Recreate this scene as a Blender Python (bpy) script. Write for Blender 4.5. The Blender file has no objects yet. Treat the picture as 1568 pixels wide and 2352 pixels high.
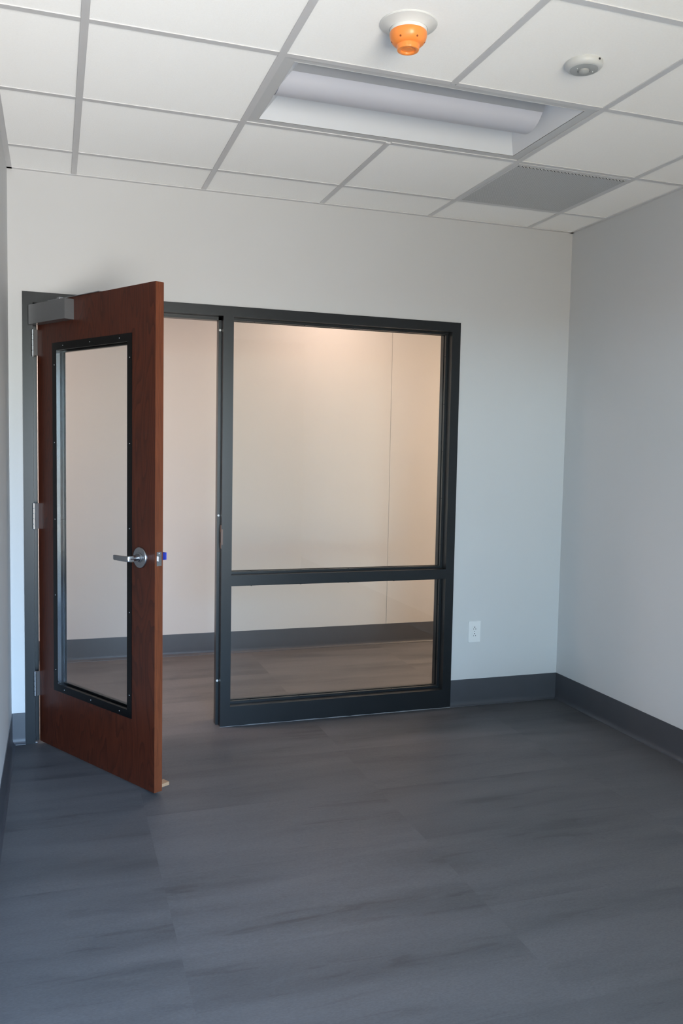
import bpy, bmesh, math
from mathutils import Vector, Matrix
PI = math.pi
sc = bpy.context.scene
C = sc.collection

# ---------------------------------------------------------------- camera
XL, XR, YB, YR, H = -0.2021, 2.8265, 4.3028, -1.10, 2.7177     # room inside faces, ceiling height
YF = YB - 0.012                                                 # front face of the steel frame
CAMZ = 1.4478
yaw, pitch, roll = 0.326488, -0.072113, 0.01898
F = Vector((math.sin(yaw)*math.cos(pitch), math.cos(yaw)*math.cos(pitch), math.sin(pitch)))
R0 = Vector((math.cos(yaw), -math.sin(yaw), 0)); U0 = R0.cross(F)
Rt = math.cos(roll)*R0 + math.sin(roll)*U0
Up = -math.sin(roll)*R0 + math.cos(roll)*U0
cd = bpy.data.cameras.new('camera'); cam = bpy.data.objects.new('camera', cd); C.objects.link(cam)
M = Matrix((Rt, Up, -F)).transposed().to_4x4(); M.translation = (0, 0, CAMZ)
cam.matrix_world = M
cd.sensor_fit = 'HORIZONTAL'; cd.sensor_width = 36; cd.lens = 1948.947/1568*36
cd.clip_start = 0.02; cd.clip_end = 200
sc.camera = cam

# ---------------------------------------------------------------- world, window daylight, exposure
WX0, WX1, WZ0, WZ1 = 0.0, 1.5, 0.2, 2.25           # window in the rear wall, behind the camera
# radiance outside (linear RGB) as (towards -x, towards +x): ground, low hazy sky, high blue sky
GROUND = ((9.27, 7.87, 5.34), (29.65, 28.77, 27.40))
HAZE = ((27.10, 38.25, 44.53), (22.57, 28.64, 27.22))
SKY = ((3.68, 5.74, 7.47), (31.35, 48.04, 72.05))
HALL_P = (10.6, 96.0, 121.5)
w = bpy.data.worlds.new('world'); sc.world = w; w.use_nodes = True
nt = w.node_tree; nt.nodes.clear()
tc = nt.nodes.new('ShaderNodeTexCoord'); sp = nt.nodes.new('ShaderNodeSeparateXYZ')
nt.links.new(tc.outputs['Generated'], sp.inputs[0])
mr = nt.nodes.new('ShaderNodeMapRange'); mr.inputs['From Min'].default_value = -1
nt.links.new(sp.outputs['Z'], mr.inputs['Value'])
ramps = []
for side in (0, 1):
    cr = nt.nodes.new('ShaderNodeValToRGB'); nt.links.new(mr.outputs[0], cr.inputs[0]); el = cr.color_ramp.elements
    el[0].position = 0.0; el[0].color = (*[c/100 for c in GROUND[side]], 1)
    el[1].position = 1.0; el[1].color = (*[c/100 for c in SKY[side]], 1)
    for p, c in ((0.49, GROUND), (0.50, HAZE), (0.52, HAZE), (0.56, SKY)):
        e = cr.color_ramp.elements.new(p); e.color = (*[k/100 for k in c[side]], 1)
    ramps.append(cr)
az = nt.nodes.new('ShaderNodeMapRange'); az.inputs['From Min'].default_value = -.25; az.inputs['From Max'].default_value = .25
nt.links.new(sp.outputs['X'], az.inputs['Value'])
wm = nt.nodes.new('ShaderNodeMix'); wm.data_type = 'RGBA'
nt.links.new(az.outputs[0], wm.inputs[0]); nt.links.new(ramps[0].outputs[0], wm.inputs[6]); nt.links.new(ramps[1].outputs[0], wm.inputs[7])
bg = nt.nodes.new('ShaderNodeBackground'); bg.inputs[1].default_value = 100.0
wo = nt.nodes.new('ShaderNodeOutputWorld')
nt.links.new(wm.outputs[2], bg.inputs[0]); nt.links.new(bg.outputs[0], wo.inputs[0])

def area(name, loc, rot, sx, sy, power, col=(1, 1, 1), portal=False, spread=PI):
    l = bpy.data.lights.new(name, 'AREA'); l.shape = 'RECTANGLE'; l.size = sx; l.size_y = sy
    l.energy = power; l.color = col; l.spread = spread
    l.cycles.is_portal = portal
    o = bpy.data.objects.new(name, l); o.location = loc; o.rotation_euler = rot; C.objects.link(o); return o
area('window_daylight', ((WX0+WX1)/2, YR-0.10, (WZ0+WZ1)/2), (PI/2, 0, 0), WX1-WX0, WZ1-WZ0, 1, portal=True)
HALL_C = ((1.00, 0.71, 0.59), (1.00, 0.76, 0.68), (1.00, 0.70, 0.47))
area('hall_lamp_light', (1.86, 5.36, H-0.05), (0, 0, 0), 0.26, 0.26, HALL_P[0], HALL_C[0])
area('hall_lamp_light', (-1.6, 5.1, H-0.05), (0, 0, 0), 1.2, 0.5, HALL_P[1], HALL_C[1])
area('hall_lamp_light', (4.6, 5.1, H-0.05), (0, 0, 0), 1.2, 0.5, HALL_P[2], HALL_C[2])

sc.cycles.caustics_reflective = False; sc.cycles.caustics_refractive = False

vs = sc.view_settings
vs.view_transform = 'Standard'; vs.look = 'None'; vs.gamma = 1; vs.use_curve_mapping = False
vs.exposure = 0.0
sc.cycles.max_bounces = 12; sc.cycles.diffuse_bounces = 8; sc.cycles.glossy_bounces = 5
sc.cycles.transparent_max_bounces = 16; sc.cycles.sample_clamp_indirect = 4
sc.cycles.use_denoising = True

# ---------------------------------------------------------------- materials
class NT:
    def __init__(s, name):
        s.m = bpy.data.materials.new(name); s.m.use_nodes = True; s.t = s.m.node_tree
        s.b = s.t.nodes['Principled BSDF']
    def n(s, kind, **kw):
        x = s.t.nodes.new('ShaderNode' + kind)
        for k, v in kw.items():
            if hasattr(x, k): setattr(x, k, v)
            else: x.inputs[k.replace('_', ' ')].default_value = v
        return x
    def l(s, a, b): s.t.links.new(a, b)
    def setb(s, col=None, rough=None, metal=None, spec=None):
        if col: s.b.inputs['Base Color'].default_value = (*col, 1)
        if rough is not None: s.b.inputs['Roughness'].default_value = rough
        if metal is not None: s.b.inputs['Metallic'].default_value = metal
        if spec is not None: s.b.inputs['Specular IOR Level'].default_value = spec
        return s
    def obj(s): return s.n('TexCoord').outputs['Object']
    def bump(s, fac, strength, dist):
        b = s.n('Bump'); b.inputs['Strength'].default_value = strength; b.inputs['Distance'].default_value = dist
        s.l(fac, b.inputs['Height']); s.l(b.outputs[0], s.b.inputs['Normal'])
def vary(name, col, rough, metal=0, spec=.5, scale=60, amt=.06, bump=0.0, bscale=900, dist=.0004):
    """flat paint / metal with slight procedural mottling"""
    t = NT(name).setb(col, rough, metal, spec)
    n = t.n('TexNoise', Scale=scale, Detail=4.0); t.l(t.obj(), n.inputs['Vector'])
    mx = t.n('Mix', data_type='RGBA')
    a = [c*(1-amt) for c in col]; b = [min(1, c*(1+amt)) for c in col]
    mx.inputs[6].default_value = (*a, 1); mx.inputs[7].default_value = (*b, 1)
    t.l(n.outputs[0], mx.inputs[0]); t.l(mx.outputs[2], t.b.inputs['Base Color'])
    if bump:
        n2 = t.n('TexNoise', Scale=bscale, Detail=2.0); t.l(t.obj(), n2.inputs['Vector'])
        t.bump(n2.outputs[0], bump, dist)
    return t.m
m_wall = vary('wall_paint', (0.60, 0.603, 0.605), .55, spec=.3, scale=3, amt=.012, bump=.25, bscale=220)
m_hall = vary('hall_paint', (0.60, 0.59, 0.57), .55, spec=.3, scale=3, amt=.012, bump=.25, bscale=220)
m_tile = vary('ceiling_tile', (0.865, 0.867, 0.862), .85, spec=.1, scale=140, amt=.03, bump=.5, bscale=320, dist=.0012)
m_tile.node_tree.nodes['Principled BSDF'].inputs['Diffuse Roughness'].default_value = .6
m_grid = vary('grid_paint', (0.70, 0.695, 0.70), .4, scale=20, amt=.02)
m_base = vary('rubber_base', (0.058, 0.061, 0.070), .42, spec=.40, scale=14, amt=.08, bump=.12, bscale=120)
m_frame = vary('charcoal_steel', (0.0095, 0.0115, 0.0135), .33, spec=.34, scale=9, amt=.12, bump=.15, bscale=400, dist=.0002)
m_bead = vary('bright_bead', (0.62, 0.66, 0.70), .12, metal=1, scale=30, amt=.02)
m_black = vary('black_kit', (0.003, 0.003, 0.0033), .30, spec=.22, scale=30, amt=.1)
m_alu = vary('silver_paint', (0.21, 0.215, 0.225), .26, metal=.55, scale=40, amt=.04)
m_steel = vary('satin_steel', (0.40, 0.41, 0.43), .24, metal=1, scale=60, amt=.06)
m_hplate = vary('hinge_plate_steel', (0.22, 0.21, 0.21), .4, metal=.8, scale=60, amt=.06)
m_plate = vary('worn_brass', (0.10, 0.062, 0.048), .45, metal=.4, scale=60, amt=.15)
m_white = vary('white_plastic', (0.80, 0.81, 0.80), .35, scale=10, amt=.01)
m_ring = vary('ring_plastic', (0.76, 0.765, 0.745), .38, scale=10, amt=.01)
m_sensor = vary('sensor_plastic', (0.62, 0.625, 0.61), .38, scale=10, amt=.01)
m_lens = vary('sensor_lens', (0.40, 0.41, 0.40), .3, scale=200, amt=.05)
m_orange = vary('orange_plastic', (1.0, 0.30, 0.062), .28, scale=25, amt=.03)
m_blue = vary('blue_film', (0.03, 0.06, 0.50), .25, scale=25, amt=.05)
m_pit = vary('dark_recess', (0.02, 0.02, 0.022), .7, scale=25, amt=.05)
m_fixt = vary('fixture_enamel', (0.80, 0.82, 0.85), .45, scale=12, amt=.01)
m_fring = vary('fixture_frame', (0.62, 0.625, 0.63), .3, scale=12, amt=.02)
m_rail = vary('shield_rail_enamel', (0.36, 0.365, 0.38), .35, scale=12, amt=.02)
m_shield = vary('lens_acrylic', (0.62, 0.625, 0.68), .35, scale=12, amt=.01)
m_caulk = vary('caulk', (0.20, 0.21, 0.22), .5, scale=60, amt=.3)
m_outl = vary('outlet_plastic', (0.78, 0.78, 0.78), .3, scale=10, amt=.01)
m_wedge = vary('raw_pine', (0.42, 0.26, 0.15), .6, scale=40, amt=.2)

def glass(name, tint):
    t = NT(name); nd = t.t.nodes; nd.remove(t.b)
    tr = t.n('BsdfTransparent'); tr.inputs[0].default_value = (*tint, 1)
    gl = t.n('BsdfGlossy'); gl.inputs['Roughness'].default_value = .01
    lw = t.n('LayerWeight'); lw.inputs[0].default_value = .5
    pw = t.n('Math', operation='POWER'); pw.inputs[1].default_value = 5; t.l(lw.outputs['Facing'], pw.inputs[0])
    fr = t.n('MapRange'); fr.inputs['To Min'].default_value = .04; fr.inputs['To Max'].default_value = 1; t.l(pw.outputs[0], fr.inputs['Value'])
    mx = t.n('MixShader'); t.l(fr.outputs[0], mx.inputs[0]); t.l(tr.outputs[0], mx.inputs[1]); t.l(gl.outputs[0], mx.inputs[2])
    t.l(mx.outputs[0], nd['Material Output'].inputs[0]); return t.m
m_glass = glass('clear_glass', (0.955, 0.965, 0.955))
m_dglass = glass('door_glass', (0.84, 0.86, 0.86))

def wood(name, c0, c1, c2, edge=False):
    t = NT(name).setb(rough=.36, spec=.30)
    o = t.obj(); mp = t.n('Mapping'); mp.inputs['Scale'].default_value = (1, 1, .16)
    t.l(o, mp.inputs[0])
    big = t.n('TexNoise', Scale=5.5, Detail=2.0, Distortion=.25); t.l(mp.outputs[0], big.inputs[0])
    mul = t.n('Math', operation='MULTIPLY'); mul.inputs[1].default_value = 26; t.l(big.outputs[0], mul.inputs[0])
    sn = t.n('Math', operation='FRACT'); t.l(mul.outputs[0], sn.inputs[0])
    pw = t.n('Math', operation='POWER'); pw.inputs[1].default_value = 2.5; t.l(sn.outputs[0], pw.inputs[0])
    mp2 = t.n('Mapping'); mp2.inputs['Scale'].default_value = (330, 330, 9); t.l(o, mp2.inputs[0])
    fi = t.n('TexNoise', Scale=1.0, Detail=3.0); t.l(mp2.outputs[0], fi.inputs[0])
    mp3 = t.n('Mapping'); mp3.inputs['Scale'].default_value = (9, 9, .8); t.l(o, mp3.inputs[0])
    br = t.n('TexNoise', Scale=1.0, Detail=2.0); t.l(mp3.outputs[0], br.inputs[0])
    a = t.n('Mix', data_type='RGBA'); a.inputs[6].default_value = (*c0, 1); a.inputs[7].default_value = (*c1, 1); t.l(br.outputs[0], a.inputs[0])
    f2 = t.n('MapRange'); f2.inputs['From Min'].default_value = .42; f2.inputs['From Max'].default_value = .75
    f2.inputs['To Max'].default_value = .62; t.l(fi.outputs[0], f2.inputs[0])
    b = t.n('Mix', data_type='RGBA'); b.inputs[7].default_value = (*c2, 1); t.l(a.outputs[2], b.inputs[6]); t.l(f2.outputs[0], b.inputs[0])
    f3 = t.n('Math', operation='MULTIPLY'); f3.inputs[1].default_value = .15 if edge else .62; t.l(pw.outputs[0], f3.inputs[0])
    c = t.n('Mix', data_type='RGBA'); c.inputs[7].default_value = (*c2, 1); t.l(b.outputs[2], c.inputs[6]); t.l(f3.outputs[0], c.inputs[0])
    t.l(c.outputs[2], t.b.inputs['Base Color'])
    t.bump(fi.outputs[0], .12, .0003)
    return t.m
m_wood = wood('cherry_veneer', (0.070, 0.0150, 0.0068), (0.108, 0.0240, 0.0098), (0.026, 0.0070, 0.0042))
m_edge = wood('cherry_edge_band', (0.125, 0.034, 0.0140), (0.180, 0.052, 0.021), (0.055, 0.015, 0.007), True)

def floor_mat():
    t = NT('slate_look_vinyl').setb(rough=.5, spec=.42)
    TX, TY, OX, OY = .975, .49, 1.31, 1.835
    s = t.n('SeparateXYZ'); t.l(t.obj(), s.inputs[0])
    def cell(out, off, size):
        a = t.n('Math', operation='SUBTRACT'); a.inputs[1].default_value = off; t.l(out, a.inputs[0])
        b = t.n('Math', operation='DIVIDE'); b.inputs[1].default_value = size; t.l(a.outputs[0], b.inputs[0])
        c = t.n('Math', operation='FLOOR'); t.l(b.outputs[0], c.inputs[0]); return c.outputs[0], b.outputs[0]
    cx, ux = cell(s.outputs[0], OX, TX); cy, uy = cell(s.outputs[1], OY, TY)
    cv = t.n('CombineXYZ'); t.l(cx, cv.inputs[0]); t.l(cy, cv.inputs[1])
    wn = t.n('TexWhiteNoise', noise_dimensions='3D'); t.l(cv.outputs[0], wn.inputs[0])
    of = t.n('VectorMath', operation='SCALE'); of.inputs['Scale'].default_value = 17; t.l(wn.outputs['Color'], of.inputs[0])
    def streak(sx, sy, detail, dist=0.0, rot=0.05):
        mp = t.n('Mapping'); mp.inputs['Scale'].default_value = (sx, sy, 1); mp.inputs['Rotation'].default_value = (0, 0, rot)
        t.l(t.obj(), mp.inputs[0])
        ad = t.n('VectorMath', operation='ADD'); t.l(mp.outputs[0], ad.inputs[0]); t.l(of.outputs[0], ad.inputs[1])
        n = t.n('TexNoise', Scale=1.0, Detail=detail, Distortion=dist); t.l(ad.outputs[0], n.inputs[0]); return n.outputs[0]
    n1 = streak(1.1, 6.5, 7.0, .3); n2 = streak(3.2, 24, 10.0, .9, -.03); n3 = streak(110, 260, 4.0)
    r = t.n('ValToRGB'); e = r.color_ramp.elements
    e[0].position = .30; e[0].color = (.066, .068, .074, 1); e[1].position = .62; e[1].color = (.104, .104, .110, 1)
    k = r.color_ramp.elements.new(.45); k.color = (.087, .088, .094, 1)
    t.l(n1, r.inputs[0])
    # thin dark veins where the fine streak noise dips
    v = t.n('MapRange'); v.inputs['From Min'].default_value = .44; v.inputs['From Max'].default_value = .33
    v.inputs['To Min'].default_value = 0; v.inputs['To Max'].default_value = .62; t.l(n2, v.inputs[0])
    m1 = t.n('Mix', data_type='RGBA'); m1.inputs[7].default_value = (.045, .045, .050, 1); t.l(r.outputs[0], m1.inputs[6]); t.l(v.outputs[0], m1.inputs[0])
    pm = t.n('MapRange'); pm.inputs['From Min'].default_value = .56; pm.inputs['From Max'].default_value = .40
    pm.inputs['To Min'].default_value = .12; pm.inputs['To Max'].default_value = 1.0; t.l(n1, pm.inputs[0])
    vm = t.n('Math', operation='MULTIPLY'); t.l(v.outputs[0], vm.inputs[0]); t.l(pm.outputs[0], vm.inputs[1])
    t.l(vm.outputs[0], m1.inputs[0])
    v2 = t.n('MapRange'); v2.inputs['From Min'].default_value = .60; v2.inputs['From Max'].default_value = .75
    v2.inputs['To Min'].default_value = 0; v2.inputs['To Max'].default_value = .16; t.l(n2, v2.inputs[0])
    m2 = t.n('Mix', data_type='RGBA'); m2.inputs[7].default_value = (.16, .16, .165, 1); t.l(m1.outputs[2], m2.inputs[6]); t.l(v2.outputs[0], m2.inputs[0])
    g = t.n('MapRange'); g.inputs['To Min'].default_value = .70; g.inputs['To Max'].default_value = 1.3; t.l(n3, g.inputs[0])
    tb = t.n('MapRange'); tb.inputs['To Min'].default_value = .93; tb.inputs['To Max'].default_value = 1.07; t.l(wn.outputs['Value'], tb.inputs[0])
    gm = t.n('Math', operation='MULTIPLY'); t.l(g.outputs[0], gm.inputs[0]); t.l(tb.outputs[0], gm.inputs[1])
    fin = t.n('VectorMath', operation='SCALE'); t.l(m2.outputs[2], fin.inputs[0]); t.l(gm.outputs[0], fin.inputs['Scale'])
    t.l(fin.outputs[0], t.b.inputs['Base Color'])
    rr = t.n('MapRange'); rr.inputs['To Min'].default_value = .45; rr.inputs['To Max'].default_value = .56; t.l(n2, rr.inputs[0])
    t.l(rr.outputs[0], t.b.inputs['Roughness'])
    t.bump(n3, .35, .0006)
    return t.m
m_floor = floor_mat()

def perf_mat():
    """grey painted plate with fine staggered holes"""
    t = NT('perforated_plate').setb(rough=.45)
    s = t.n('SeparateXYZ'); t.l(t.obj(), s.inputs[0])
    v = t.n('CombineXYZ'); P = .0048
    def mth(op, a, b=None):
        x = t.n('Math', operation=op)
        for i, q in enumerate((a, b)):
            if q is None: continue
            if isinstance(q, (int, float)): x.inputs[i].default_value = q
            else: t.l(q, x.inputs[i])
        return x.outputs[0]
    rowf = mth('DIVIDE', s.outputs[1], P); row = mth('FLOOR', rowf); odd = mth('MULTIPLY', mth('MODULO', mth('ABSOLUTE', row), 2), .5)
    u = mth('SUBTRACT', mth('FRACT', mth('ADD', mth('DIVIDE', s.outputs[0], P), odd)), .5)
    w_ = mth('SUBTRACT', mth('FRACT', rowf), .5)
    d = mth('SQRT', mth('ADD', mth('MULTIPLY', u, u), mth('MULTIPLY', w_, w_)))
    hole = mth('LESS_THAN', d, .34)
    m = t.n('Mix', data_type='RGBA'); m.inputs[6].default_value = (.72, .725, .73, 1); m.inputs[7].default_value = (.20, .20, .20, 1)
    t.l(hole, m.inputs[0]); t.l(m.outputs[2], t.b.inputs['Base Color']); return t.m
m_perf = perf_mat()

# ---------------------------------------------------------------- mesh helpers
def V(*a): return Vector(a)
def box(bm, x0, x1, y0, y1, z0, z1, mi=0):
    vs = [bm.verts.new((x, y, z)) for z in (z0, z1) for y in (y0, y1) for x in (x0, x1)]
    fs = [bm.faces.new([vs[i] for i in q]) for q in ((0, 2, 3, 1), (4, 5, 7, 6), (0, 1, 5, 4), (2, 6, 7, 3), (0, 4, 6, 2), (1, 3, 7, 5))]
    for f in fs: f.material_index = mi
    return fs
def bevel(bm, off, seg=2, ang=30):
    es = [e for e in bm.edges if len(e.link_faces) == 2 and e.calc_face_angle(0) > math.radians(ang)]
    bmesh.ops.bevel(bm, geom=es, offset=off, segments=seg, affect='EDGES', profile=.6)
def bbox(*a, off=.002, seg=2):
    bm = bmesh.new(); box(bm, *a); bevel(bm, off, seg); return bm
def merge(bm, other):
    me = bpy.data.meshes.new('t'); other.to_mesh(me); other.free(); bm.from_mesh(me); bpy.data.meshes.remove(me)
def tube(bm, p0, p1, r, r1=None, seg=24, caps=True):
    p0, p1 = Vector(p0), Vector(p1); r1 = r if r1 is None else r1
    q = (p1-p0).to_track_quat('Z', 'Y')
    a = [bm.verts.new(p0 + q @ V(math.cos(t)*r, math.sin(t)*r, 0)) for t in [2*PI*i/seg for i in range(seg)]]
    b = [bm.verts.new(p1 + q @ V(math.cos(t)*r1, math.sin(t)*r1, 0)) for t in [2*PI*i/seg for i in range(seg)]]
    for i in range(seg): bm.faces.new((a[i], a[(i+1) % seg], b[(i+1) % seg], b[i]))
    if caps: bm.faces.new(a[::-1]); bm.faces.new(b)
def lathe(bm, prof, seg=64, center=(0, 0, 0), axis='Z'):
    cx, cy, cz = center; rings = []
    for r, z in prof:
        ring = []
        if r < 1e-6: ring = [bm.verts.new((cx, cy, cz+z) if axis == 'Z' else (cx, cy+z, cz))]
        else:
            for i in range(seg):
                t = 2*PI*i/seg
                ring.append(bm.verts.new((cx+r*math.cos(t), cy+r*math.sin(t), cz+z) if axis == 'Z' else (cx+r*math.cos(t), cy+z, cz+r*math.sin(t))))
        rings.append(ring)
    for a, b in zip(rings, rings[1:]):
        for i in range(seg):
            j = (i+1) % seg
            q = [a[i % len(a)], a[j % len(a)], b[j % len(b)], b[i % len(b)]]
            q = [x for k, x in enumerate(q) if x not in q[:k]]
            if len(q) > 2: bm.faces.new(q)
def rect_ring(bm, axis, o, i, d0, d1, mi=0):
    """flat frame with a rectangular hole; axis 'Y': o=(x0,x1,z0,z1) depth y; axis 'Z': o=(x0,x1,y0,y1) depth z"""
    def P(a, b, d): return (a, d, b) if axis == 'Y' else (a, b, d)
    O = [(o[0], o[2]), (o[1], o[2]), (o[1], o[3]), (o[0], o[3])]; I = [(i[0], i[2]), (i[1], i[2]), (i[1], i[3]), (i[0], i[3])]
    v = [[bm.verts.new(P(a, b, d)) for a, b in Q] for Q in (O, I) for d in (d0, d1)]
    o0, o1, i0, i1 = v
    for k in range(4):
        n = (k+1) % 4
        for q in ((o0[k], o0[n], i0[n], i0[k]), (o1[k], i1[k], i1[n], o1[n]), (o0[k], o1[k], o1[n], o0[n]), (i0[k], i0[n], i1[n], i1[k])):
            bm.faces.new(q).material_index = mi
def extrude_x(bm, prof, x0, x1, mi=0, close=False):
    """prof: list of (y,z) swept along x"""
    a = [bm.verts.new((x0, y, z)) for y, z in prof]; b = [bm.verts.new((x1, y, z)) for y, z in prof]
    n = len(prof)
    for k in range(n if close else n-1):
        j = (k+1) % n; bm.faces.new((a[k], b[k], b[j], a[j])).material_index = mi
    if close: bm.faces.new(a[::-1]); bm.faces.new(b)
def obj(name, bm, mats, parent=None, smooth=False, M=None, loc=None):
    bmesh.ops.recalc_face_normals(bm, faces=bm.faces)
    if M is not None: bm.transform(M)
    me = bpy.data.meshes.new(name); bm.to_mesh(me); bm.free()
    for m in (mats if isinstance(mats, (list, tuple)) else [mats]): me.materials.append(m)
    if smooth:
        me.polygons.foreach_set('use_smooth', [True]*len(me.polygons))
        me.set_sharp_from_angle(angle=math.radians(smooth if smooth > 1 else 35))
    o = bpy.data.objects.new(name, me); C.objects.link(o)
    if parent: o.parent = parent
    if loc: o.location = loc
    return o
def empty(name, loc, rz=0):
    o = bpy.data.objects.new(name, None); o.empty_display_size = .1; C.objects.link(o); o.location = loc; o.rotation_euler = (0, 0, rz); return o
def tag(o, label=None, cat=None, group=None, kind=None):
    for k, v in (('label', label), ('category', cat), ('group', group), ('kind', kind)):
        if v: o[k] = v
    return o
def struct(name, bm, m, **kw):
    o = obj(name, bm, m, **kw); o['kind'] = 'structure'; return o

# ---------------------------------------------------------------- room shell
HX0, HX1, HY = -3.2, 6.2, 5.88          # hall extents
YW = YF + .134                          # hall face of the partition
FX0, FX1, FZ = -.1393, 2.1283, 2.1631   # steel frame outer size
bm = bmesh.new(); box(bm, HX0-.1, HX1+.1, YR-.25, HY+.1, -.1, 0)
tag(struct('floor', bm, m_floor), 'dark grey slate-look vinyl tile floor running from the room into the hall', 'floor')
bm = bmesh.new()
box(bm, HX0, FX0+.006, YB, YW, 0, H+.12); box(bm, FX1-.006, HX1, YB, YW, 0, H+.12); box(bm, FX0+.006, FX1-.006, YB, YW, FZ-.006, H+.12)
tag(struct('wall_back', bm, m_wall), 'pale grey painted wall around the dark door and window frame', 'wall')
bm = bmesh.new(); box(bm, XR, XR+.12, YR-.12, YB, 0, H+.12)
tag(struct('wall_right', bm, m_wall), 'plain pale grey painted wall on the right side of the room', 'wall')
bm = bmesh.new(); box(bm, XL-.12, XL, YR-.12, YB, 0, H+.12)
tag(struct('wall_left', bm, m_wall), 'pale grey painted wall at the far left edge of the photo', 'wall')
bm = bmesh.new()
rect_ring(bm, 'Y', (XL-.12, XR+.12, 0, H+.12), (WX0, WX1, WZ0, WZ1), YR-.14, YR)
tag(struct('wall_rear', bm, m_wall), 'painted wall with the daylight window behind the camera', 'wall')
# window behind the camera
bm = bmesh.new(); rect_ring(bm, 'Y', (WX0, WX1, WZ0, WZ1), (WX0+.05, WX1-.05, WZ0+.05, WZ1-.05), YR-.12, YR-.07)
w2 = struct('window_2', bm, m_frame); tag(w2, 'dark framed daylight window in the wall behind the camera', 'window')
# hall wall with one vertical joint
bm = bmesh.new(); box(bm, HX0, 2.3605, HY, HY+.1, 0, 3.0); box(bm, 2.3645, HX1, HY, HY+.1, 0, 3.0)
box(bm, 2.355, 2.37, HY+.004, HY+.09, 0, 3.0)
tag(struct('wall_hall', bm, m_hall), 'hall wall seen through the glass, with one thin vertical joint', 'wall')
bm = bmesh.new(); box(bm, HX0-.1, HX0, YW, HY, 0, 3.0); tag(struct('wall_hall_left', bm, m_hall), 'end wall of the hall beyond the frame on the left', 'wall')
bm = bmesh.new(); box(bm, HX1, HX1+.1, YW, HY, 0, 3.0); tag(struct('wall_hall_right', bm, m_hall), 'end wall of the hall beyond the frame on the right', 'wall')

# lay-in ceiling: 2 ft grid
T, X1_, D_ = .6096, .09276, .32881
gx = [XL] + [X1_+i*T for i in range(5)] + [XR]
gy = []
y = YB - D_
while y > YR: gy.append(y); y -= T
gy = [YR] + gy[::-1] + [YB]
def cellj(yv): return min(range(len(gy)), key=lambda k: abs(gy[k]-yv))
jA, jB, jC = cellj(YB-D_-2*T), cellj(YB-D_-T), cellj(YB-D_)
bm = bmesh.new()
for i in range(len(gx)-1):
    for j in range(len(gy)-1):
        if (gx[i] >= X1_+1*T-1e-4 and gx[i+1] <= X1_+3*T+1e-4 and j == jA): continue
        if (abs(gx[i]-(X1_+3*T)) < 1e-4 and j == jB): continue
        box(bm, gx[i]+.001, gx[i+1]-.001, gy[j]+.001, gy[j+1]-.001, H+.0035, H+.019)
ceil = struct('ceiling', bm, m_tile); tag(ceil, 'white lay-in tile ceiling with a two foot metal grid', 'ceiling')
bm = bmesh.new()
for x in gx[1:-1]:
    cut = abs(x-(X1_+2*T)) < 1e-4                                # the middle bar stops at the light fixture
    for y0, y1 in (((YR, gy[jA]), (gy[jB], YB)) if cut else ((YR, YB),)):
        box(bm, x-.012, x+.012, y0, y1, H, H+.003); box(bm, x-.002, x+.002, y0, y1, H+.003, H+.04)
for y in gy[1:-1]:
    for i in range(len(gx)-1):
        a, b = gx[i]+(.0122 if i else 0), gx[i+1]-(.0122 if i < len(gx)-2 else 0)
        box(bm, a, b, y-.012, y+.012, H+.0004, H+.0034)
for a in ((XL, XL+.022, YR, YB), (XR-.022, XR, YR, YB), (XL, XR, YB-.022, YB), (XL, XR, YR, YR+.022)):
    box(bm, *a, H-.0008, H+.0030)
obj('grid', bm, m_grid, ceil)
bm = bmesh.new(); box(bm, HX0, HX1, YW, HY, H, H+.05)
tag(struct('ceiling_hall', bm, m_tile), 'white ceiling over the hall behind the glass', 'ceiling')
bm = bmesh.new(); box(bm, XL-.12, XR+.12, YR-.14, YB+.1, H+.16, H+.2)  # unseen slab added over the tiles to keep outside light from leaking in
tag(struct('ceiling_daylight_block', bm, m_tile), 'unseen slab added above the ceiling tiles to block outside light', 'ceiling')

# coved rubber baseboards (profile: distance from wall, z)
BP = [(0, .153), (.0028, .1525), (.0032, .150), (.0032, .030), (.0042, .020), (.0072, .0105), (.0118, .0050), (.0165, .0026), (.0172, 0), (0, 0)]
def baseboard(name, p0, p1, n, m=m_base, label=''):
    p0, p1, n = V(*p0, 0), V(*p1, 0), V(*n, 0); bm = bmesh.new()
    a = [bm.verts.new(p0 + n*d + V(0, 0, z)) for d, z in BP]; b = [bm.verts.new(p1 + n*d + V(0, 0, z)) for d, z in BP]
    for k in range(len(BP)): j = (k+1) % len(BP); bm.faces.new((a[k], b[k], b[j], a[j]))
    bm.faces.new(a[::-1]); bm.faces.new(b)
    tag(struct(name, bm, m, smooth=40), label, 'baseboard')
baseboard('baseboard_back', (FX1, YB), (XR-.003, YB), (0, -1), label='charcoal rubber baseboard under the outlet, right of the window frame')
baseboard('baseboard_back_left', (XL+.003, YB), (FX0, YB), (0, -1), label='short piece of charcoal baseboard between the left wall and the door frame')
baseboard('baseboard_right', (XR, YR), (XR, YB), (-1, 0), label='long charcoal rubber baseboard along the right wall')
baseboard('baseboard_left', (XL, YR), (XL, YB), (1, 0), label='charcoal rubber baseboard along the left wall')
baseboard('baseboard_hall', (HX0, HY), (HX1, HY), (0, -1), label='charcoal baseboard along the hall wall behind the glass')

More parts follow.
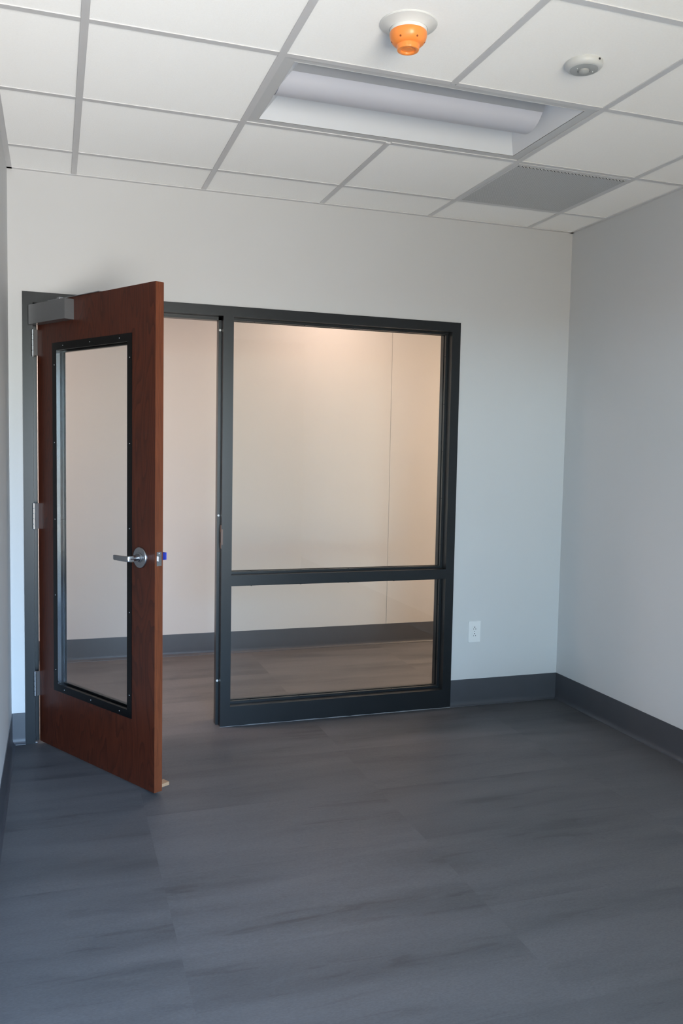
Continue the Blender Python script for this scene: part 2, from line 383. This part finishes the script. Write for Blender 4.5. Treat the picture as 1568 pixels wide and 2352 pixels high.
# ---------------------------------------------------------------- welded steel frame with sidelight
wf = empty('window_1', (0, YF, 0)); wf['kind'] = 'structure'
tag(wf, 'charcoal steel frame holding a tall and a low glass pane beside the door', 'window frame')
MX0, MX1 = .808, .8595                    # mullion face
RX = FX1-.0505                            # inner edge of the right jamb
LX = FX0+.045                             # inner edge of the left jamb
HZ = FZ-.0505; RZ0, RZ1, SZ = .7425, .795, .105
DP = .146; SD0, SD1, SH = .049, .097, .016
bm = bmesh.new()
def fb(*a, off=.0006):
    merge(bm, bbox(*a, off=off, seg=2))
fb(FX0, LX, 0, DP, 0, HZ); fb(RX, FX1, 0, DP, 0, HZ); fb(MX0, MX1, 0, DP, 0, HZ)
fb(FX0, FX1, 0, DP, HZ, FZ)
fb(MX1, RX, 0, DP, RZ0, RZ1); fb(MX1, RX, 0, DP, 0.001, SZ)
# door stops
fb(LX-.001, LX+SH, SD0, SD1, 0, HZ); fb(MX0-SH, MX0+.001, SD0, SD1, 0, HZ); fb(LX, MX0, SD0, SD1, HZ-SH, HZ+.001)
# fixed glazing stops (hall side)
for z0, z1 in ((RZ1, HZ), (SZ, RZ0)):
    b2 = bmesh.new(); rect_ring(b2, 'Y', (MX1-.001, RX+.001, z0-.001, z1+.001), (MX1+.013, RX-.013, z0+.013, z1-.013), .082, .098); merge(bm, b2)
obj('steel_frame', bm, m_frame, wf, smooth=30)
for z0, z1 in ((RZ1, HZ), (SZ, RZ0)):
    b2 = bmesh.new(); rect_ring(b2, 'Y', (MX1, RX, z0, z1), (MX1+.012, RX-.012, z0+.012, z1-.012), .052, .070); bevel(b2, .0012, 1)
    st = obj('glazing_stop', b2, m_frame, wf, smooth=30)
    gl = bmesh.new(); box(gl, MX1+.003, RX-.003, .0725, .0785, z0+.003, z1-.003); obj('glass_pane', gl, m_glass, wf)
    # stop screws
    xs = [MX1+.12+k*.27 for k in range(5)]
    sb = bmesh.new()
    for x in xs:
        if x < RX-.05: tube(sb, (x, .061, z1-.0115), (x, .061, z1-.0150), .0035, seg=12)
    n = 5 if z1 > 1 else 2
    for k in range(n):
        z = z0 + (k+.5)*(z1-z0)/n
        tube(sb, (RX-.0115, .061, z), (RX-.0145, .061, z), .0035, seg=12)
    for x in xs:
        if x < RX-.05: tube(sb, (x, .061, z0+.0115), (x, .061, z0+.0142), .0035, seg=12)
    obj('stop_screws', sb, m_frame, st, smooth=30)
for z in (2.047, 1.102, .235):
    sb = bmesh.new(); lathe(sb, [(0, -.0035), (.0035, -.003), (.0062, 0), (.0062, .004)], 20, (0, 0, 0), 'Y')
    obj('door_silencer', sb, m_white, wf, smooth=40, loc=(MX0-SH/2, SD0-.001, z))
# strike plate in the mullion rabbet
sb = bmesh.new(); merge(sb, bbox(MX0-.0022, MX0+.0005, .004, .036, .935, 1.055, off=.001)); merge(sb, bbox(MX0-.003, MX0+.006, -.0022, .008, .955, 1.035, off=.0015))
sp_ = obj('strike_plate', sb, m_plate, wf); sp_['label'] = 'worn brown strike plate'
sb = bmesh.new(); merge(sb, bbox(MX0-.0030, MX0-.002, .012, .028, .965, 1.020, off=.0004)); obj('latch_hole', sb, m_pit, sp_)
# caulk line at the foot of the frame
sb = bmesh.new()
import random
rnd = random.Random(4); n = 46; pts = []
for k in range(n+1):
    x = MX0-.002 + (FX1-MX0+.002)*k/n; pts.append((x, .0015+.0022*rnd.random()))
lo = [sb.verts.new((x, -d, 0)) for x, d in pts]; up = [sb.verts.new((x, 0.0005, d*1.2)) for x, d in pts]
for k in range(n): sb.faces.new((lo[k], lo[k+1], up[k+1], up[k]))
for x in (LX-.004,):
    merge(sb, bbox(x, x+.012, .004, .016, 0, .006, off=.002))
obj('caulk_bead', sb, m_caulk, wf)

# ---------------------------------------------------------------- the door, open 60 degrees into the room
TH = 1.0495
DW, DT, DZ0, DZ1 = .9195, .0395, .0129, 2.1077
dr = empty('door_1', (-.0731, YF, 0), -TH)
tag(dr, 'open reddish-brown wood door with a tall black-framed glass pane', 'door', kind='structure')
A0, A1, B0, B1 = .1344, .7603, .2922, 1.9166; FW = .033
bm = bmesh.new()
rect_ring(bm, 'Y', (0, DW, DZ0, DZ1), (A0+.012, A1-.012, B0+.012, B1-.012), 0, DT)
for f in bm.faces:
    c = f.calc_center_median()
    if abs(c.x-DW) < 1e-4 or c.x < 1e-4: f.material_index = 1
bevel(bm, .0012, 1)
obj('door_leaf', bm, [m_wood, m_edge], dr)
bm = bmesh.new()
for y0, y1 in ((-.0022, .0155), (DT-.0155, DT+.0022)):
    b2 = bmesh.new(); rect_ring(b2, 'Y', (A0, A1, B0, B1), (A0+FW, A1-FW, B0+FW, B1-FW), y0, y0+.0024 if y0 < 0 else y1); 
    merge(bm, b2)
b2 = bmesh.new(); rect_ring(b2, 'Y', (A0+FW-.0035, A1-FW+.0035, B0+FW-.0035, B1-FW+.0035), (A0+FW, A1-FW, B0+FW, B1-FW), -.0018, .0165); merge(bm, b2)
b2 = bmesh.new(); rect_ring(b2, 'Y', (A0+FW-.003, A1-FW+.003, B0+FW-.003, B1-FW+.003), (A0+FW+.009, A1-FW-.009, B0+FW+.009, B1-FW-.009), .0240, DT+.001); merge(bm, b2)
for x in (A0+FW, A1-FW):
    sx = 1 if x < .5 else -1
    b2 = bmesh.new(); merge(b2, bbox(*sorted((x-sx*.0005, x+sx*.0010)), -.0012, .0168, B0+FW+.001, B1-FW-.001, off=.0003))
    es_ = obj('edge_strip', b2, m_bead, dr); es_['label'] = 'bright metal strip on the inner side of the black glass frame'
lk = obj('lite_frame', bm, m_black, dr); lk['label'] = 'black metal frame around the door glass'
bm = bmesh.new(); box(bm, A0+FW-.006, A1-FW+.006, .0170, .0230, B0+FW-.006, B1-FW+.006); obj('glass_pane', bm, m_dglass, dr)
def screw(x, z):
    b = bmesh.new(); lathe(b, [(0, -.0016), (.0022, -.0014), (.0034, 0), (.0034, .001)], 12, (x, -.0022, z), 'Y'); return b
sb = bmesh.new()
for k in range(5):
    z = B0+.10 + k*(B1-B0-.20)/4
    merge(sb, screw(A0+.016, z)); merge(sb, screw(A1-.016, z))
for x in (A0+.09, (A0+A1)/2, A1-.09): merge(sb, screw(x, B0+.016)); merge(sb, screw(x, B1-.016))
obj('frame_screws', sb, m_alu, lk, smooth=40)

# hinges
for z0, z1 in ((1.866, 1.989), (1.047, 1.172), (.2353, .3575)):
    b = bmesh.new(); kx, ky = -.0105, -.0190
    for k in range(5):
        h = (z1-z0)/5
        b2 = bmesh.new(); lathe(b2, [(0, .0), (.0058, .0), (.0070, .0012), (.0070, h-.0016), (.0058, h-.0004), (0, h-.0004)], 20, (kx, ky, z0+k*h)); merge(b, b2)
    lathe(b, [(0, -.004), (.004, -.004), (.005, -.001), (.005, 0), (0, 0)], 16, (kx, ky, z0))
    hg = obj('hinge', b, m_steel, dr, smooth=40)
    b = bmesh.new(); merge(b, bbox(-.0032, -.0004, -.004, .030, z0+.001, z1-.001, off=.0008)); merge(b, bbox(-.0105, -.0010, -.016, -.0035, z0+.002, z1-.002, off=.0008))
    obj('hinge_plate', b, m_hplate, hg)

# door closer (silver cover), arm over the door top, shoe on the frame head
bm = bmesh.new(); merge(bm, bbox(.004, .318, -.047, -.0005, 2.008, 2.097, off=.0125, seg=5))
es = []
cl = obj('door_closer', bm, m_alu, dr, smooth=30); cl['label'] = 'silver door closer at the top hinge corner'
bm = bmesh.new()
tube(bm, (.235, -.024, 2.096), (.235, -.024, 2.1065), .011, seg=20)
merge(bm, bbox(.225, .245, -.030, .010, 2.1055, 2.1105, off=.0015)); merge(bm, bbox(.15, .245, -.032, -.018, 2.1000, 2.1040, off=.0015))
merge(bm, bbox(.225, .52, -.004, .016, 2.1085, 2.1115, off=.0012))
obj('closer_arm', bm, m_steel, cl, smooth=30)

# lever handles
def lever(side):
    s = -1 if side == 'in' else 1; y0 = 0 if s < 0 else DT
    ro = bmesh.new()
    lathe(ro, [(.0445, 0), (.0445, s*.004), (.0425, s*.0075), (.038, s*.009), (.021, s*.009), (.0205, s*.011), (.0175, s*.0125), (.0165, s*.019), (0, s*.019)], 48, (.822, y0, .990), 'Y')
    r = obj('lever_handle', ro, m_steel, dr, smooth=30)
    b = bmesh.new(); tube(b, (.822, y0+s*.018, .990), (.822, y0+s*.058, .989), .0118, seg=28)
    if s < 0:
        # forged lever blade: elbow then flat tapering grip towards the hinge side
        pts = [(.833, .0125), (.829, .0125), (.815, .0120), (.79, .0115), (.76, .0112), (.730, .0110), (.722, .0100)]
        yy = [-.0500, -.0560, -.0610, -.0630, -.0635, -.0635, -.0620]
        th = [.0100, .0110, .0085, .0065, .0060, .0058, .0045]
        rings = []
        for (x, hz), yv, t_ in zip(pts, yy, th):
            ring = []
            for k in range(16):
                a = 2*PI*k/16; ca, sa = math.cos(a), math.sin(a)
                p = .45
                ring.append(b.verts.new((x, yv + t_*math.copysign(abs(ca)**p, ca), .988 - .001*(0.822-x)/.1 + hz*math.copysign(abs(sa)**p, sa))))
            rings.append(ring)
        for r0, r1 in zip(rings, rings[1:]):
            for k in range(16): b.faces.new((r0[k], r0[(k+1) % 16], r1[(k+1) % 16], r1[k]))
        b.faces.new(rings[0]); b.faces.new(rings[-1][::-1])
    obj('lever', b, m_steel, r, smooth=40)
    b = bmesh.new(); lathe(b, [(0, s*.0), (.004, s*.0), (.004, s*.0045), (.0025, s*.006), (0, s*.006)], 16, (.858, y0+s*.006, .992), 'Y')
    if s < 0: obj('thumb_turn', b, m_steel, r, smooth=40)
    else:
        b.free(); b = bmesh.new()
        merge(b, bbox(.71, .8430, DT+.050, DT+.0760, .9735, 1.0045, off=.007, seg=4))
        merge(b, bbox(.806, .8430, DT+.028, DT+.070, .9735, 1.0045, off=.007, seg=4))
        g = obj('lever_grip', b, m_blue, r, smooth=30); g['label'] = 'blue covered grip of the outer lever'
lever('in'); lever('out')
# latch plate on the free edge
b = bmesh.new(); merge(b, bbox(DW-.001, DW+.0012, .0085, .0325, .963, 1.021, off=.0006))
lp = obj('latch_plate', b, m_steel, dr)
b = bmesh.new(); merge(b, bbox(DW, DW+.011, .013, .024, .983, 1.003, off=.003, seg=3)); lathe(b, [(0, 0), (.003, 0), (.003, .002), (0, .002)], 12, (DW+.001, .02, 1.0145), 'Y')
obj('latch_bolt', b, m_steel, lp, smooth=30)

# wooden wedge under the free end of the door
b = bmesh.new()
prof = [(-.010, 0), (.078, 0), (.078, .0145), (-.010, .0115)]
extrude_x(b, prof, -.020, .020, close=True); bevel(b, .0012, 1)
wd = obj('door_wedge', b, m_wedge); wd.rotation_euler = (0, 0, -TH)
Dv = V(math.cos(TH), -math.sin(TH), 0); Nv = V(math.sin(TH), math.cos(TH), 0)
wd.location = V(-.0731, YF, 0) + Dv*.845 + Nv*(DT+.0)
tag(wd, 'small tan wooden wedge poking out from under the free corner of the open door', 'door wedge')

# ---------------------------------------------------------------- recessed light
LX0, LX1, LY0, LY1 = X1_+T, X1_+3*T, gy[jA], gy[jB]
t = empty('ceiling_light', ((LX0+LX1)/2, (LY0+LY1)/2, H+.002))
tag(t, 'unlit recessed ceiling light with a curved central shield', 'ceiling light')
hx, hy = (LX1-LX0)/2-.010, (LY1-LY0)/2-.010
ix, iy0, iy1 = .557, -.262, .258
b = bmesh.new(); rect_ring(b, 'Z', (-hx, hx, -hy, hy), (-ix, ix, iy0, iy1), .0016, .0030)
rect_ring(b, 'Z', (-ix-.002, ix+.002, iy0-.002, iy1+.002), (-ix, ix, iy0, iy1), .0010, .012)
obj('trim_frame', b, m_fring, t)
# reflectors: curved long sides + sloped ends, closed top
b = bmesh.new(); ez = .085; ex = ix-.072
for s, y0 in ((1, iy1), (-1, iy0)):
    prof = []
    for k in range(9):
        a = k/8; prof.append((y0 - s*.150*a, .004 + ez*math.sin(a*PI/2)))
    n = len(prof)
    L_ = [b.verts.new((-ix + (ix-ex)*math.sin(i/8*PI/2)*1.0, y, z)) for i, (y, z) in enumerate(prof)]
    R_ = [b.verts.new((ix - (ix-ex)*math.sin(i/8*PI/2)*1.0, y, z)) for i, (y, z) in enumerate(prof)]
    for i in range(n-1): b.faces.new((L_[i], R_[i], R_[i+1], L_[i+1]))
box(b, -ix, ix, iy0, iy1, .125, .128)
obj('reflector', b, m_fixt, t, smooth=50)
for s in (-1, 1):
    b = bmesh.new()
    prof = [(iy1 - .150*k/8, .004 + ez*math.sin(k/8*PI/2)) for k in range(9)]
    prof2 = [(iy0 + .150*k/8, .004 + ez*math.sin(k/8*PI/2)) for k in range(9)]
    full = prof + prof2[::-1]
    a_ = [b.verts.new((s*(ix - (ix-ex)*(z-.004)/ez), y, z)) for y, z in full]
    b.faces.new(a_)
    obj('end_plate', b, m_fixt, t)
b = bmesh.new(); Rb = .112; yc = -.004; cz = Rb+.001
seg = [math.radians(a) for a in range(180, 361, 6)]
prof = [(yc+Rb*math.cos(a), cz+Rb*math.sin(a)) for a in seg]
extrude_x(b, prof, -ix+.004, ex-.004, close=True)
obj('lamp_shield', b, m_shield, t, smooth=40)
b = bmesh.new()
for s in (-1, 1):
    a0, a1 = (180, 216) if s < 0 else (324, 360)
    pr = [(yc+(Rb+.0015)*math.cos(math.radians(a)), cz+(Rb+.0015)*math.sin(math.radians(a))) for a in range(a0, a1+1, 4)]
    pr += [(yc+(Rb-.002)*math.cos(math.radians(a)), cz+(Rb-.002)*math.sin(math.radians(a))) for a in range(a1, a0-1, -4)]
    extrude_x(b, pr, -ix+.003, ex-.003, close=True)
obj('shield_rail', b, m_rail, t, smooth=40)

# ---------------------------------------------------------------- return air grille
GX0, GX1, GY0, GY1 = X1_+3*T, X1_+4*T, gy[jB], gy[jC]
t = empty('air_vent', ((GX0+GX1)/2, (GY0+GY1)/2, H))
tag(t, 'square grey perforated air vent set in the ceiling grid near the corner', 'air vent')
hx = T/2-.0125
b = bmesh.new(); rect_ring(b, 'Z', (-hx, hx, -hx, hx), (-hx+.010, hx-.010, -hx+.024, hx-.010), -.0010, .0020)
obj('vent_frame', b, m_grid, t)
b = bmesh.new(); merge(b, bbox(-hx+.009, hx-.009, -hx+.020, hx-.009, -.0016, .0040, off=.001)); obj('perforated_plate', b, m_perf, t)
# larger staggered punchings along the near edge; white discs paint light on their lips
b = bmesh.new(); b2 = bmesh.new(); n = 62
for k in range(n):
    x = -hx+.014 + (2*hx-.028)*k/(n-1); yy = -hx+.0275 + (.0042 if k % 2 else 0)
    lathe(b, [(0, -.0030), (.0030, -.0030), (.0030, -.0015), (0, -.0015)], 8, (x, yy, 0))
    lathe(b2, [(0, -.0028), (.0034, -.0028), (.0034, -.0015), (0, -.0015)], 8, (x+.0048, yy+.0005, 0))
e1 = obj('punched_edge', b, m_pit, t); obj('lit_lip_discs', b2, m_white, e1)

# ---------------------------------------------------------------- smoke detector with orange cover
t = empty('smoke_detector', (1.0071, 2.4363, H+.0035))
tag(t, 'round white smoke detector with an orange plastic dust cover on the ceiling', 'smoke detector')
b = bmesh.new(); lathe(b, [(0, 0), (.086, 0), (.0865, -.0015), (.0845, -.004), (.072, -.0085), (.0600, -.0155), (.0570, -.0175), (.0560, -.0150), (0, -.0150)], 96)
obj('base_ring', b, m_ring, t, smooth=30)
b = bmesh.new(); lathe(b, [(.0555, -.010), (.0555, -.028), (.0545, -.0285), (0, -.0285)], 96)
obj('detector_head', b, m_white, t, smooth=30)
b = bmesh.new(); lathe(b, [(.0555, -.027), (.0562, -.029), (.0558, -.036), (.0535, -.045), (.0490, -.053), (.0430, -.059), (.0370, -.0625), (.0352, -.0630), (.0340, -.0645), (.0330, -.0735), (.0320, -.0765), (.0295, -.0775), (.0250, -.0770), (.0225, -.0755), (.0215, -.0720), (.012, -.0710), (.010, -.0725), (0, -.0725)], 96)
oc = obj('dust_cover', b, m_orange, t, smooth=30); oc['label'] = 'orange plastic dust cover'
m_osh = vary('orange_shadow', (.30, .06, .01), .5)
for a in (-120, -60, 0, 60, 120, 180):
    ca, sa = math.cos(math.radians(a-20)), math.sin(math.radians(a-20))
    b = bmesh.new(); c = V(.0492*ca, .0492*sa, -.0528); tube(b, c - V(ca, sa, -.6)*.001, c + V(ca, sa, -.6)*.0006, .0028, seg=12)
    obj('vent_hole', b, m_osh, oc)

# ---------------------------------------------------------------- occupancy sensor
t = empty('motion_sensor', (1.6386, 2.4651, H+.0035))
tag(t, 'flat round white motion sensor on a ceiling tile right of the orange detector', 'motion sensor')
b = bmesh.new(); lathe(b, [(0, 0), (.0600, 0), (.0605, -.006), (.0585, -.013), (.0540, -.0185), (.0490, -.0215), (.0470, -.0220), (0, -.0215)], 96)
obj('sensor_body', b, m_sensor, t, smooth=30)
b = bmesh.new(); lathe(b, [(.0455, -.0210), (.0450, -.0226), (.030, -.0246), (.0205, -.0250), (.0200, -.0232), (.0180, -.0232), (.0165, -.0290), (.010, -.0335), (0, -.0350)], 64)
obj('sensor_lens', b, m_lens, t, smooth=30)
for a in (-.029, .029):
    b = bmesh.new(); lathe(b, [(0, -.0275), (.0012, -.027), (.0015, -.0235), (0, -.0235)], 10, (a, -.006, 0))
    obj('indicator_light', b, m_white, t, smooth=30)
b = bmesh.new(); tube(b, (.018, -.0585, -.008), (.018, -.0595, -.008), .0035, seg=12); obj('adjusting_hole', b, m_pit, t)

# ---------------------------------------------------------------- wall outlet
t = empty('wall_outlet', (2.272, YB, .429))
tag(t, 'white double electrical outlet on the back wall right of the window frame', 'electrical outlet')
b = bmesh.new(); merge(b, bbox(-.038, .038, -.0062, 0, -.0605, .0605, off=.0022, seg=3)); obj('cover_plate', b, m_outl, t, smooth=30)
for z in (.019, -.019):
    b = bmesh.new(); merge(b, bbox(-.0165, .0165, -.0082, -.004, z-.0145, z+.0145, off=.0012, seg=2)); r = obj('socket', b, m_outl, t)
    b = bmesh.new(); tube(b, (0, -.0086, z+.0075), (0, -.0078, z+.0075), .0030, seg=14)
    merge(b, bbox(-.0072, -.0052, -.0086, -.0078, z-.0075, z+.0005, off=.0003)); merge(b, bbox(.0052, .0078, -.0086, -.0078, z-.0075, z+.0005, off=.0003))
    obj('slots', b, m_pit, r)
b = bmesh.new(); lathe(b, [(0, -.0072), (.0025, -.0068), (.0030, -.0055), (0, -.0055)], 14, (0, 0, 0), 'Y')
obj('screw', b, m_steel, t)
